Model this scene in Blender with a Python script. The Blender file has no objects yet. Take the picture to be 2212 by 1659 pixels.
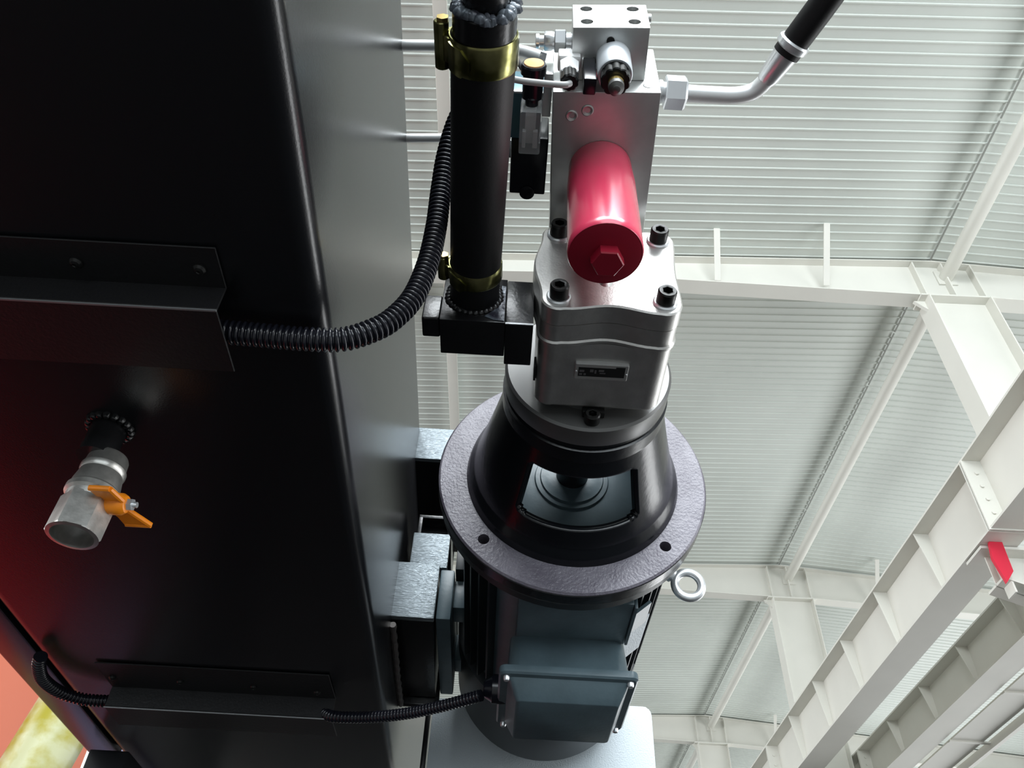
import bpy, bmesh, math, random
from mathutils import Vector, Matrix
random.seed(7)
S = bpy.context.scene
COL = S.collection
V = Vector
PI = math.pi

# ------------------------------------------------------------------ camera
PITCH, ROLL = math.radians(43.7), 0.055
F = V((0, math.cos(PITCH), math.sin(PITCH)))
R0 = V((1, 0, 0)); U0 = V((0, -math.sin(PITCH), math.cos(PITCH)))
RC = math.cos(ROLL)*R0 + math.sin(ROLL)*U0
UC = -math.sin(ROLL)*R0 + math.cos(ROLL)*U0
cam_d = bpy.data.cameras.new('camera'); cam = bpy.data.objects.new('camera', cam_d)
COL.objects.link(cam)
m = Matrix((RC, UC, -F)).transposed().to_4x4()
cam.matrix_world = m
cam_d.sensor_width = 36; cam_d.lens = 1750/2212*36
cam_d.clip_start = 0.02; cam_d.clip_end = 200
S.camera = cam

# ------------------------------------------------------------------ world, lights, exposure
W = bpy.data.worlds.new('hall_daylight'); S.world = W; W.use_nodes = True
bg = W.node_tree.nodes['Background']
bg.inputs[0].default_value = (0.93, 0.97, 1.0, 1); bg.inputs[1].default_value = 0.55

def area(name, loc, target, sx, sy, power, col=(1, 1, 1)):
    d = bpy.data.lights.new(name, 'AREA'); d.shape = 'RECTANGLE'; d.size = sx; d.size_y = sy
    d.energy = power; d.color = col
    o = bpy.data.objects.new(name, d); COL.objects.link(o); o.location = loc
    o.rotation_euler = (V(target)-V(loc)).to_track_quat('-Z', 'Y').to_euler()
    return o
# roof light strips of the hall, above and behind the viewer
area('roof_skylight', (0.8, -5.0, 7.5), (0.1, -0.8, 0.5), 9, 4.5, 2700, (0.92, 0.97, 1.0))
area('open_bay_door', (0.5, -9.0, 2.6), (0.1, 0.5, 1.6), 11, 6.0, 1150, (0.86, 0.95, 1.0))
# left band added to brighten the roof; right one: daylight from low openings
area('side_light_band', (-13.5, 12, 4.2), (3, 12, 6.5), 36, 3.5, 2900, (0.97, 0.99, 1.0))
area('side_light_band', (13.5, 11, 1.6), (-2, 11, 4.5), 36, 4.2, 2600, (0.97, 0.99, 1.0))

S.view_settings.view_transform = 'Standard'; S.view_settings.look = 'None'
S.view_settings.gamma = 1; S.view_settings.use_curve_mapping = False
S.view_settings.exposure = 0.0

# ------------------------------------------------------------------ materials
def mat(name, col, rough=0.5, metal=0.0, bump=0.0, bscale=200, var=0.0, vscale=20, coat=0.0,
        trans=0.0, ior=1.45, col2=None, spec=0.5, detail=3.0, stretch=None, alpha=None):
    M = bpy.data.materials.new(name); M.use_nodes = True
    nt = M.node_tree; b = nt.nodes['Principled BSDF']
    b.inputs['Base Color'].default_value = (*col, 1); b.inputs['Roughness'].default_value = rough
    b.inputs['Metallic'].default_value = metal; b.inputs['Coat Weight'].default_value = coat
    b.inputs['Coat Roughness'].default_value = 0.15
    b.inputs['Transmission Weight'].default_value = trans; b.inputs['IOR'].default_value = ior
    b.inputs['Specular IOR Level'].default_value = spec
    tc = nt.nodes.new('ShaderNodeTexCoord')
    src = tc.outputs['Object']
    if stretch:
        mp = nt.nodes.new('ShaderNodeMapping'); mp.inputs['Scale'].default_value = stretch
        nt.links.new(src, mp.inputs[0]); src = mp.outputs[0]
    if var > 0 or col2:
        n = nt.nodes.new('ShaderNodeTexNoise'); n.inputs['Scale'].default_value = vscale
        n.inputs['Detail'].default_value = detail; nt.links.new(src, n.inputs['Vector'])
        mx = nt.nodes.new('ShaderNodeMix'); mx.data_type = 'RGBA'
        c2 = col2 if col2 else tuple(max(0, c*(1-var)) for c in col)
        mx.inputs[6].default_value = (*col, 1); mx.inputs[7].default_value = (*c2, 1)
        rp = nt.nodes.new('ShaderNodeMapRange'); rp.inputs[1].default_value = 0.38; rp.inputs[2].default_value = 0.62
        nt.links.new(n.outputs['Fac'], rp.inputs[0]); nt.links.new(rp.outputs[0], mx.inputs[0])
        nt.links.new(mx.outputs[2], b.inputs['Base Color'])
    if bump > 0:
        n2 = nt.nodes.new('ShaderNodeTexNoise'); n2.inputs['Scale'].default_value = bscale
        n2.inputs['Detail'].default_value = 2
        nt.links.new(src, n2.inputs['Vector'])
        bp = nt.nodes.new('ShaderNodeBump'); bp.inputs['Strength'].default_value = bump
        bp.inputs['Distance'].default_value = 0.001
        nt.links.new(n2.outputs['Fac'], bp.inputs['Height']); nt.links.new(bp.outputs[0], b.inputs['Normal'])
    return M

M_sheet = mat('painted_roof_sheet', (0.62, 0.66, 0.62), 0.45, var=0.06, vscale=0.8)
M_white = mat('cream_steel_paint', (0.70, 0.695, 0.64), 0.5, var=0.04, vscale=1.5)
M_seam = mat('dark_seam_line', (0.25, 0.26, 0.24), 0.7)  # dark strip in the joint where the roof slopes meet
M_floor = mat('concrete_floor', (0.085, 0.085, 0.083), 0.5, var=0.15, vscale=2)
M_wall = mat('wall_sheet', (0.60, 0.62, 0.62), 0.6)
M_tank = mat('black_tank_paint', (0.0055, 0.006, 0.0075), 0.27, bump=0.10, bscale=800, spec=0.6)
M_black = mat('black_gloss_paint', (0.008, 0.008, 0.009), 0.25, bump=0.15, bscale=300)
M_tray = mat('black_sheet_tray_paint', (0.008, 0.008, 0.009), 0.4, bump=0.2, bscale=400)
M_edge = mat('bright_edge_strip', (0.35, 0.36, 0.37), 0.4, metal=0.7)  # bright strips; on the trays they paint in the fold highlight
M_flange = mat('rough_primed_flange', (0.10, 0.09, 0.115), 0.34, bump=0.7, bscale=380, col2=(0.15, 0.14, 0.168), vscale=30)
M_cutbar = mat('saw_cut_painted_bar', (0.20, 0.23, 0.25), 0.3, metal=0.5, bump=0.9, bscale=120, stretch=(1, 1, 9))
M_cast = mat('black_cast_bell_paint', (0.005, 0.006, 0.008), 0.24, bump=0.15, bscale=150)
M_castface = mat('machined_grey_face', (0.13, 0.13, 0.128), 0.35, metal=0.5)
M_alu = mat('cast_aluminium', (0.66, 0.65, 0.63), 0.38, metal=0.92, bump=0.12, bscale=500, var=0.12, vscale=60)
M_zinc = mat('zinc_plated_steel', (0.74, 0.76, 0.78), 0.30, metal=0.75)
M_tubes = mat('satin_steel_tube', (0.78, 0.79, 0.79), 0.38, metal=0.45)
M_block = mat('ground_steel_block', (0.68, 0.69, 0.68), 0.38, metal=0.9, bump=0.05, bscale=600, var=0.08, vscale=50)
M_gold = mat('yellow_zinc_band', (0.42, 0.40, 0.17), 0.22, metal=0.95, col2=(0.10, 0.10, 0.03), vscale=60)  # dark noise patches paint blackish reflections into the band colour
M_rubber = mat('black_rubber_hose', (0.008, 0.008, 0.009), 0.5, bump=0.1, bscale=400, spec=0.35)
M_plast = mat('black_nylon', (0.007, 0.0075, 0.012), 0.22)
M_blk = mat('black_oxide_screw', (0.018, 0.018, 0.018), 0.3, metal=0.6)
M_void = mat('dark_hole', (0.003, 0.003, 0.003), 0.8)
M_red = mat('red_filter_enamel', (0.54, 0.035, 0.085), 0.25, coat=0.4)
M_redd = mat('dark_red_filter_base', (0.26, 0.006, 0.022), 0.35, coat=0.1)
M_motor = mat('teal_grey_motor_enamel', (0.085, 0.125, 0.145), 0.33, bump=0.15, bscale=200, var=0.2, vscale=25)
M_motord = mat('dark_motor_enamel', (0.012, 0.016, 0.019), 0.4)
M_weld = mat('grey_weld_and_sealant', (0.16, 0.19, 0.22), 0.3, metal=0.2, bump=1.0, bscale=160, col2=(0.02, 0.02, 0.03), vscale=70)
M_nick = mat('nickel_plated_brass', (0.56, 0.55, 0.52), 0.36, metal=0.85, var=0.2, vscale=120, bump=0.08, bscale=400)
M_or = mat('orange_handle_enamel', (0.85, 0.25, 0.01), 0.35)
M_brass = mat('brass', (0.70, 0.52, 0.20), 0.25, metal=0.9)
M_clear = mat('clear_plastic', (0.85, 0.87, 0.88), 0.06, trans=0.8, ior=1.4)
M_frost = mat('frosted_white_plastic', (0.80, 0.80, 0.80), 0.45)
M_matte = mat('matte_silver_sleeve', (0.55, 0.58, 0.61), 0.42, metal=0.25)
M_tubeg = mat('pale_grey_plastic_tube', (0.50, 0.50, 0.50), 0.3)
M_cable = mat('grey_cable_sheath', (0.12, 0.12, 0.13), 0.4)
M_ocap = mat('orange_cap', (0.85, 0.48, 0.20), 0.65)
M_blue = mat('blue_label', (0.04, 0.25, 0.45), 0.4)
M_yoke = mat('blue_grey_coil_yoke', (0.10, 0.20, 0.25), 0.3, metal=0.4)
M_plate = mat('pale_blue_grey_plate', (0.52, 0.58, 0.62), 0.45, bump=0.9, bscale=420)
M_label = mat('aluminium_label', (0.30, 0.30, 0.295), 0.5, metal=0.2)
M_lblack = mat('black_label_print', (0.006, 0.006, 0.006), 0.5)
M_lgrey = mat('faded_label_mark', (0.10, 0.095, 0.10), 0.5)
M_mred = mat('red_machine_paint', (0.5, 0.008, 0.02), 0.4)
M_salm = mat('salmon_red_hood', (0.62, 0.17, 0.10), 0.5)  # hood colour, paler and more orange than the red bed
M_yel = mat('oil_stained_yellow', (0.40, 0.41, 0.24), 0.35, col2=(0.28, 0.25, 0.02), vscale=4, detail=5, stretch=(3, 1, 3))
M_vio = mat('violet_grey_steel', (0.16, 0.15, 0.24), 0.5)
M_cred = mat('red_stop_plate', (0.60, 0.02, 0.05), 0.4)
M_mblack = mat('matte_black_bed_paint', (0.010, 0.010, 0.011), 0.85, spec=0.2)
M_hoist = mat('dark_hoist_paint', (0.10, 0.085, 0.08), 0.5)

# ------------------------------------------------------------------ mesh helpers
def BM(): return bmesh.new()
def frame(ax, up=None):
    ax = V(ax).normalized()
    if up is None: up = V((0, 0, 1)) if abs(ax.z) < 0.9 else V((1, 0, 0))
    u = (V(up)-ax*V(up).dot(ax)).normalized(); v = ax.cross(u)
    return ax, u, v
def hexf(th): return math.cos(PI/6)/math.cos((th % (PI/3))-PI/6)
def loft(bm, rings, cap0=True, cap1=True, closed=True):
    vr = [[bm.verts.new(p) for p in r] for r in rings]
    n = len(vr[0])
    for a, b in zip(vr, vr[1:]):
        for i in range(n if closed else n-1):
            j = (i+1) % n
            bm.faces.new((a[i], a[j], b[j], b[i]))
    if cap0: bm.faces.new(list(reversed(vr[0])))
    if cap1: bm.faces.new(vr[-1])
    return vr
def rev(bm, c, ax, prof, n=32, up=None, cap0=True, cap1=True, rf=None):
    """prof: (t, r[, shape]) along ax from c"""
    ax, u, v = frame(ax, up); c = V(c); rings = []
    for p in prof:
        t, r = p[0], max(p[1], 1e-5); f = p[2] if len(p) > 2 else rf
        rings.append([c+ax*t+(u*math.cos(a)+v*math.sin(a))*(r*(f(a) if f else 1))
                      for a in (2*PI*i/n for i in range(n))])
    loft(bm, rings, cap0, cap1)
def cyl(bm, p0, p1, r0, r1=None, n=24, ch=0.0, up=None, rf=None):
    p0, p1 = V(p0), V(p1); L = (p1-p0).length; r1 = r0 if r1 is None else r1
    if ch > 0: prof = [(0, r0-ch), (ch, r0), (L-ch, r1), (L, r1-ch)]
    else: prof = [(0, r0), (L, r1)]
    rev(bm, p0, p1-p0, prof, n, up, rf=rf)
def bx(bm, lo, hi, bev=0.0, seg=2):
    lo, hi = V(lo), V(hi)
    vs = [bm.verts.new((x, y, z)) for x in (lo.x, hi.x) for y in (lo.y, hi.y) for z in (lo.z, hi.z)]
    fs = [(0, 1, 3, 2), (4, 6, 7, 5), (0, 4, 5, 1), (2, 3, 7, 6), (0, 2, 6, 4), (1, 5, 7, 3)]
    F_ = [bm.faces.new([vs[i] for i in f]) for f in fs]
    if bev > 0:
        es = {e for f in F_ for e in f.edges}
        bmesh.ops.bevel(bm, geom=list(es), offset=bev, segments=seg, affect='EDGES', profile=0.6)
def prism(bm, pts, axis, a, b, bev=0.0):
    """2D polygon extruded along axis 'x','y','z' from a to b; pts are the two other coordinates in order"""
    def mk(p, t):
        return {'x': V((t, p[0], p[1])), 'y': V((p[0], t, p[1])), 'z': V((p[0], p[1], t))}[axis]
    vr = loft(bm, [[mk(p, a) for p in pts], [mk(p, b) for p in pts]])
    if bev > 0:
        es = [e for e in bm.edges if all(v_ in vr[0] for v_ in e.verts) or all(v_ in vr[1] for v_ in e.verts)]
        bmesh.ops.bevel(bm, geom=es, offset=bev, segments=2, affect='EDGES', profile=0.6)
def smooth_path(pts, step):
    P = [V(p) for p in pts]; out = []
    P = [2*P[0]-P[1]]+P+[2*P[-1]-P[-2]]
    for i in range(1, len(P)-2):
        for k in range(24):
            t = k/24; a, b, c, d = P[i-1:i+3]
            out.append(0.5*((2*b)+(c-a)*t+(2*a-5*b+4*c-d)*t*t+(3*b-a-3*c+d)*t**3))
    out.append(P[-2])
    res = [out[0]]; acc = 0.0
    for a, b in zip(out, out[1:]):
        L = (b-a).length
        if L < 1e-9: continue
        d = step-acc
        while d <= L:
            res.append(a+(b-a)*(d/L)); d += step
        acc = L-(d-step)
    if (res[-1]-out[-1]).length > step*0.3: res.append(out[-1])
    return res
def tube(bm, pts, r, n=16, step=0.01, rfun=None, raw=False):
    P = [V(p) for p in pts] if raw else smooth_path(pts, step)
    t0 = (P[1]-P[0]).normalized(); _, u, v = frame(t0); rings = []
    for i, p in enumerate(P):
        t = (P[min(i+1, len(P)-1)]-P[max(i-1, 0)]).normalized()
        u = (u-t*u.dot(t)).normalized(); v = t.cross(u)
        rr = rfun(i) if rfun else r
        rings.append([p+(u*math.cos(a)+v*math.sin(a))*rr for a in (2*PI*k/n for k in range(n))])
    loft(bm, rings)
def torus(bm, c, ax, R, r, n=40, k=14):
    ax, u, v = frame(ax); c = V(c); rings = []
    for i in range(n):
        a = 2*PI*i/n; d = u*math.cos(a)+v*math.sin(a)
        rings.append([c+d*(R+r*math.cos(b))+ax*(r*math.sin(b)) for b in (2*PI*j/k for j in range(k))])
    rings.append(rings[0])
    vr = [[bm.verts.new(p) for p in q] for q in rings[:-1]]; vr.append(vr[0])
    for a, b in zip(vr, vr[1:]):
        for i in range(k):
            j = (i+1) % k; bm.faces.new((a[i], a[j], b[j], b[i]))

def BT(p):      # the hall stands a little askew to the machine
    a = -0.0135; x, y = p.x-5.0, p.y-5.9
    return V((5.0+x*math.cos(a)-y*math.sin(a), 5.9+x*math.sin(a)+y*math.cos(a), p.z))

class Thing:
    def __init__(s, name, label, cat, loc=(0, 0, 0), rot=0.0, group=None, xf=None):
        s.loc = V(loc); s.xf = xf
        s.o = bpy.data.objects.new(name, None); s.o.empty_display_size = 0.02; COL.objects.link(s.o)
        s.o.location = xf(s.loc) if xf else s.loc; s.o.rotation_euler = (0, 0, rot)
        s.o['label'] = label; s.o['category'] = cat
        if group: s.o['group'] = group
    def part(s, name, bm, m_, parent=None, label=None, kind=None, smooth=32):
        o = mesh_obj(name, bm, m_, s.o.location.copy() if s.xf else s.loc, s.xf, smooth)
        o.parent = parent or s.o
        if label: o['label'] = label
        if kind: o['kind'] = kind
        return o
def mesh_obj(name, bm, m_, off=V((0, 0, 0)), xf=None, smooth=32):
    bmesh.ops.recalc_face_normals(bm, faces=bm.faces[:])
    for v_ in bm.verts:
        p = xf(v_.co) if xf else v_.co
        v_.co = p-V(off)
    me = bpy.data.meshes.new(name); bm.to_mesh(me); bm.free()
    for p in me.polygons: p.use_smooth = True
    me.set_sharp_from_angle(angle=math.radians(smooth))
    me.materials.append(m_)
    o = bpy.data.objects.new(name, me); COL.objects.link(o)
    return o
def single(name, bm, m_, label, cat, group=None, loc=(0, 0, 0), xf=None, kind=None, smooth=32):
    L = xf(V(loc)) if xf else V(loc)
    o = mesh_obj(name, bm, m_, L, xf, smooth); o.location = L
    if kind: o['kind'] = kind
    if label: o['label'] = label
    if cat: o['category'] = cat
    if group: o['group'] = group
    return o

# ================================================================== THE HALL
RIDX = 4.93
def roofz(x): return 8.0-0.042*(RIDX-x) if x < RIDX else 8.0-0.082*(x-RIDX)
def corrugated(name, x0, x1, y0=-7.0, y1=33.0, dz=0.0):
    bm = BM(); pitch = 0.1175; y = y0; prof = []
    while y < y1:
        prof += [(y, 0), (y+pitch-0.024, 0), (y+pitch-0.018, -0.012), (y+pitch-0.006, -0.012)]
        y += pitch
    prof.append((y, 0))
    nx = 4; rows = []
    for k in range(nx+1):
        x = x0+(x1-x0)*k/nx
        rows.append([bm.verts.new((x, py, roofz(x)+pz+dz)) for py, pz in prof])
    for a, b in zip(rows, rows[1:]):
        for i in range(len(prof)-1): bm.faces.new((a[i], a[i+1], b[i+1], b[i]))
    o = single(name, bm, M_sheet, 'ribbed pale grey-green metal roof lining of the hall', None, xf=BT, kind='structure', smooth=20)
    return o
ceil = corrugated('ceiling', -15, RIDX)
ceil2 = corrugated('ceiling', RIDX-0.004, 15, dz=0.006)
ceil2['label'] = 'ribbed pale metal roof lining right of the roof ridge'
bm = BM()
for s in range(40):
    y = -7+s; bx(bm, (RIDX-0.012, y, 7.972), (RIDX+0.004, y+0.97, 7.984))
single('trim_1', bm, M_seam, 'thin dark seam along the roof ridge', None, xf=BT, kind='structure')
bm = BM(); bx(bm, (-60, -40, -1.55), (60, 60, -1.5)); single('floor', bm, M_floor, 'grey concrete workshop floor', None, kind='structure')
bm = BM(); bx(bm, (-15, 33, -1.5), (15, 33.1, 8)); single('wall_far', bm, M_wall, 'pale far end wall of the hall', None, kind='structure', xf=BT)

frames_y = [5.9, 12.78, 19.66, 26.54]
where = ['nearest', 'second nearest', 'third', 'farthest']
rlab = ['nearest cream roof rafter crossing behind the red filter', 'cream roof rafter behind the ring of the lifting eye bolt',
        'cream roof rafter at the bottom right edge of the view', 'farthest cream roof rafter, low and hidden behind the runway beams']
clab = ['nearest cream steel column, cut off at the right edge', 'cream steel column between the runway beams, second from the right edge',
        'far cream steel column at the bottom edge right of the pale plate', 'farthest cream steel column, beyond the others']
for i, Y in enumerate(frames_y):
    T = Thing('roof_rafter', rlab[i], 'rafter', (5, Y, 7.3), group='cream roof rafters of the hall', xf=BT)
    zl = lambda x: 7.33-0.033*(x-4.65)
    web = [(-15, 6.80), (0.5, 7.45), (4.7, 7.33), (5.38, 7.33), (15, 7.30-0.05*9.6), (15, roofz(15)-.05), (RIDX, 7.95), (-15, roofz(-15)-.05)]
    bm = BM(); prism(bm, web, 'y', Y-0.006, Y+0.006); T.part('web', bm, M_white)
    bm = BM()
    bot = [(-15, 6.80), (0.5, 7.45), (4.7, 7.33), (5.38, 7.33), (15, 6.82)]
    prism(bm, bot+[(x, z-0.016) for x, z in reversed(bot)], 'y', Y-0.10, Y+0.10); T.part('bottom_flange', bm, M_white)
    bm = BM(); top = [(-15, roofz(-15)-.03), (RIDX, 7.965), (15, roofz(15)-.03)]
    prism(bm, top+[(x, z-0.016) for x, z in reversed(top)], 'y', Y-0.10, Y+0.10); T.part('top_flange', bm, M_white)
    for x in (4.69, 5.03, 5.37):
        bm = BM(); bx(bm, (x-.008, Y-.095, 7.33), (x+.008, Y-.006, 7.93)); T.part('stiffener', bm, M_white)
    for x, yy in ((-3.2, .5), (-.6, .5), (2.3, .5), (3.55, .6), (6.5, .62), (7.6, .6)):
        if x == 3.55 and i: continue
        bm = BM(); z0 = (7.40 if x > 0 else 7.45-.042*(.5-x)) if x < 5 else 7.3-0.05*(x-5.4)
        pts = [V((x, Y-.105, z0)), V((x-.03, Y-yy, roofz(x)-0.03))]
        d = (pts[1]-pts[0]).normalized(); w = V((0.035, 0, 0)); h = d.cross(w).normalized()*0.006
        loft(bm, [[p-w-h, p+w-h, p+w+h, p-w+h] for p in pts]); T.part('brace', bm, M_white)
    # column
    C = Thing('steel_column', clab[i], 'column', (5.03, Y, -1.5), group='cream steel columns under the ridge', xf=BT)
    bm = BM(); bx(bm, (4.69, Y-.006, -1.5), (5.37, Y+.006, 7.29)); C.part('web', bm, M_white)
    for x in (4.675, 5.371):
        bm = BM(); bx(bm, (x, Y-.14, -1.5), (x+.014, Y+.14, 7.29)); C.part('flange', bm, M_white)
    bm = BM(); bx(bm, (4.6, Y-.12, 7.29), (5.45, Y+.12, 7.313)); C.part('cap_plate', bm, M_white)
    bm = BM(); prism(bm, [(4.55, 7.29), (4.675, 7.29), (4.675, 7.15)], 'y', Y-.02, Y+.02); C.part('gusset', bm, M_white)
    bm = BM()
    prism(bm, [(4.14, 3.925), (5.85, 3.925), (5.85, 3.64), (5.4, 3.42), (4.66, 3.42), (4.14, 3.62)], 'y', Y-.006, Y+.006)
    bx(bm, (4.05, Y-.14, 3.90), (5.9, Y+.14, 3.925))
    prism(bm, [(4.14, 3.62), (4.66, 3.42), (4.66, 3.44), (4.14, 3.64)], 'y', Y-.14, Y+.14)
    prism(bm, [(5.85, 3.64), (5.4, 3.42), (5.4, 3.44), (5.85, 3.66)], 'y', Y-.14, Y+.14)
    C.part('corbel', bm, M_white)
    for x in (4.2, 5.57):
        bm = BM(); bx(bm, (x-.008, Y-.13, 3.5 if x < 4.5 else 3.55), (x+.008, Y-.006, 3.9)); C.part('stiffener', bm, M_white)
    # tie tube to the next frame
    tl = ['white tie tube under the ridge, upper right corner', 'long white tie tube running down the middle of the roof at right',
          'white tie tube beyond the second rafter', 'farthest white tie tube by the bottom edge'][i]
    y0, y1 = (-1.0, Y-.02) if i == 0 else (frames_y[i-1]+.02, Y-.02)
    T2 = Thing('tie_tube', tl, 'tube', (5.06, y0, 7.72), group='white tie tubes below the roof ridge', xf=BT)
    bm = BM(); cyl(bm, (5.06, y0, 7.74), (5.06, y1, 7.74), 0.078, n=20); T2.part('pipe', bm, M_white)
    bm = BM(); bx(bm, (4.95, y1-.005, 7.62), (5.17, y1+.012, 7.86)); T2.part('end_plate', bm, M_white)

def runway(xw, zt, zb, y0, y1, label, group, sides=1):
    T = Thing('crane_runway_beam', label, 'beam', (xw, y0, zb), group=group, xf=BT)
    bm = BM(); bx(bm, (xw-.006, y0, zb), (xw+.006, y1, zt)); T.part('web', bm, M_white)
    bm = BM(); bx(bm, (xw-.17, y0, zt), (xw+.17, y1, zt+.02)); T.part('top_flange', bm, M_white)
    bm = BM(); bx(bm, (xw-.17, y0, zb-.02), (xw+.17, y1, zb)); T.part('bottom_flange', bm, M_white)
    bm = BM(); bx(bm, (xw-.03, y0, zt+.02), (xw+.03, y1, zt+.13)); T.part('crane_rail', bm, M_white)
    n = max(1, int(round((y1-y0)/1.09)))
    for k in range(1, n):
        y = y0+(y1-y0)*k/n; bm = BM()
        prism(bm, [(xw-.15, zt), (xw-.006, zt), (xw-.006, zb+.04), (xw-.05, zb+.04)], 'y', y-.006, y+.006)
        T.part('stiffener', bm, M_white)
    for ye, sg in ((y0, 1), (y1, -1)):
        bm = BM(); bx(bm, (xw-.18, min(ye, ye+sg*.015), zb-.03), (xw+.18, max(ye, ye+sg*.015), zt)); p = T.part('end_plate', bm, M_white)
        for z in (.2, .4, .6, .8):
            bm = BM(); zz = zb+(zt-zb)*z; cyl(bm, (xw-.09, ye-.002, zz), (xw-.09, ye+sg*.03, zz), .018, n=12)
            T.part('bolt', bm, M_white, parent=p)
    return T
ys = [-1.35, 5.53, 12.41, 19.29, 26.17]
L1 = ['cream runway beam span at the right edge before the bolted joint', 'longest visible cream runway beam span, below the bolted joint',
      'next cream runway beam span down at the bottom edge', 'far end span of the left cream runway beam']
L2 = ['shaded right-hand runway beam span overhead at the right edge', 'shaded grey-brown runway beam at the lower right corner',
      'shaded runway beam span beyond the lower right one', 'far end span of the right-hand runway beam']
for i in range(4):
    runway(4.2, 4.64, 3.95, ys[i]+.006, ys[i+1]-.006, L1[i], 'left crane runway beams')
    runway(5.57, 4.64, 4.14, ys[i]+.006, ys[i+1]-.006, L2[i], 'right crane runway beams')
# walkway plates right of the shaded beam
for k in range(4):
    T = Thing('walkway_panel', ['walkway panel overhead at the right edge', 'long grey walkway panel beside the shaded runway beam',
              'second grey walkway panel at the lower right', 'farthest grey walkway panel'][k], 'walkway', (6.2, ys[k], 4.1), group='walkway panels beside the right runway beam', xf=BT)
    bm = BM(); bx(bm, (5.80, ys[k]+.05, 4.10), (6.22, ys[k+1]-.05, 4.12)); T.part('deck', bm, M_white)
    bm = BM(); bx(bm, (6.30, ys[k]+.05, 4.02), (6.36, ys[k+1]-.05, 4.12)); T.part('edge_channel', bm, M_white)
    for q in range(5):
        y = ys[k]+.4+q*1.5; bm = BM(); bx(bm, (5.78, y, 4.08), (6.36, y+.06, 4.10)); T.part('cross_bar', bm, M_white)
bm = BM(); prism(bm, [(4.07, 3.77), (4.10, 3.928), (4.21, 3.928), (4.198, 3.65), (4.105, 3.54)], 'y', 5.70, 5.73)
single('stop_plate', bm, M_cred, 'small red plate under the runway beam at the right edge', 'plate', loc=(4.15, 5.71, 3.55), xf=BT)
# strip under the roof at left, and wire
T = Thing('roof_strip', 'pale flat strip running along the roof left of the black hose', 'strip', (-.81, 0, 7.6), xf=BT)
T = T; bm = BM(); bx(bm, (-.88, -6, 7.60), (-.745, 5.78, 7.66), 0.01); T.part('strip_length', bm, M_white)
bm = BM(); bx(bm, (-.90, 6.05, 7.60), (-.765, 12.6, 7.66), 0.01); T.part('strip_length', bm, M_white)
bm = BM(); bx(bm, (-.89, 5.75, 7.64), (-.74, 6.08, 7.70)); T.part('splice_plate', bm, M_white)
# hoist far away at the bottom edge
T = Thing('crane_hoist', 'small dark crane hoist hanging far off at the bottom edge', 'hoist', (5.0, 11.2, 3.55), xf=BT)
bm = BM(); cyl(bm, (4.55, 11.0, 3.66), (5.05, 11.3, 3.66), .10, n=20, ch=.02); T.part('motor_drum', bm, M_hoist)
bm = BM(); bx(bm, (4.50, 10.95, 3.74), (5.2, 11.35, 3.82), .01); T.part('carriage', bm, M_hoist)
bm = BM(); cyl(bm, (4.75, 11.05, 3.56), (4.75, 11.05, 3.70), .03); T.part('hook_block', bm, M_hoist)

# ================================================================== OIL TANK
TR = 0.0165
def tk(x, y, z): return V((x, y, z))
T = Thing('oil_tank', 'long glossy black oil tank filling the left half', 'tank', (0, 0, 0), rot=TR)
tank = T
bm = BM(); bx(bm, (-.512, -.35, .398), (-.12, 2.35, .80), .015, 6); T.part('shell', bm, M_tank, smooth=60)
bm = BM(); bx(bm, (-.56, -.35, .3985), (-.5135, 1.243, .80), .003); T.part('side_cover', bm, M_tank)
bm = BM(); bx(bm, (-.5132, -.34, .404), (-.500, 1.22, .79)); T.part('seam_filler', bm, M_tank)
# welded mounting bars
bm = BM(); bx(bm, (-.122, .94, .736), (-.035, .948, .795), .0015); T.part('mounting_bar', bm, M_cutbar, label='pale saw-cut bar end, topmost')
bm = BM(); bx(bm, (-.122, .9485, .7365), (-.036, 1.19, .7945), .0015); T.part('support_bar', bm, M_black)
bm = BM(); cyl(bm, (-.124, .938, .738), (-.124, .938, .79), .004, n=10); T.part('weld_bead', bm, M_weld)
bm = BM(); bx(bm, (-.122, .945, .487), (-.0665, .955, .5655), .0015); T.part('mounting_bar', bm, M_cutbar, label='pale saw-cut bar end, lower')
bm = BM(); bx(bm, (-.122, .9551, .488), (-.0675, 1.19, .5645), .0015); T.part('support_bar', bm, M_black)
bm = BM(); bx(bm, (-.108, .957, .567), (-.0575, .965, .620), .0015); T.part('mounting_bar', bm, M_cutbar, label='pale saw-cut bar end, upper')
bm = BM()
for lo, hi in (((-.104, .962, .621), (-.099, 1.1, .652)), ((-.062, .962, .621), (-.057, 1.1, .652)),
               ((-.104, .962, .648), (-.057, 1.1, .653)), ((-.104, .985, .621), (-.057, .99, .65))):
    bx(bm, lo, hi, .0008)
T.part('square_tube', bm, M_black)
bm = BM(); tube(bm, [(-.117, .95, .478), (-.1165, 1.0, .474), (-.117, 1.10, .472), (-.117, 1.19, .474)], .0045, n=10, step=.006, rfun=lambda i: .0042+.0008*math.sin(i*1.7))
T.part('weld_bead', bm, M_hoist)
bm = BM(); bx(bm, (-.119, 1.195, .478), (-.0625, 1.207, .75), .002); T.part('rear_bracket', bm, M_black)
# pipe stub on the tank bottom and weld ring
bm = BM(); rev(bm, (-.3015, .4946, .398), (0, 0, -1), [(0, .0135), (.030, .0135)], 28); T.part('pipe_stub', bm, M_black)
bm = BM()
for k in range(18):
    a = 2*PI*k/18; c = V((-.3015+.0155*math.cos(a), .4946+.0155*math.sin(a), .3965))
    rev(bm, c+V((0, 0, .003)), (0, 0, -1), [(0, .0035), (.003, .0033), (.0052, .002), (.0058, .0002)], 8)
T.part('weld_ring', bm, M_black)

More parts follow.
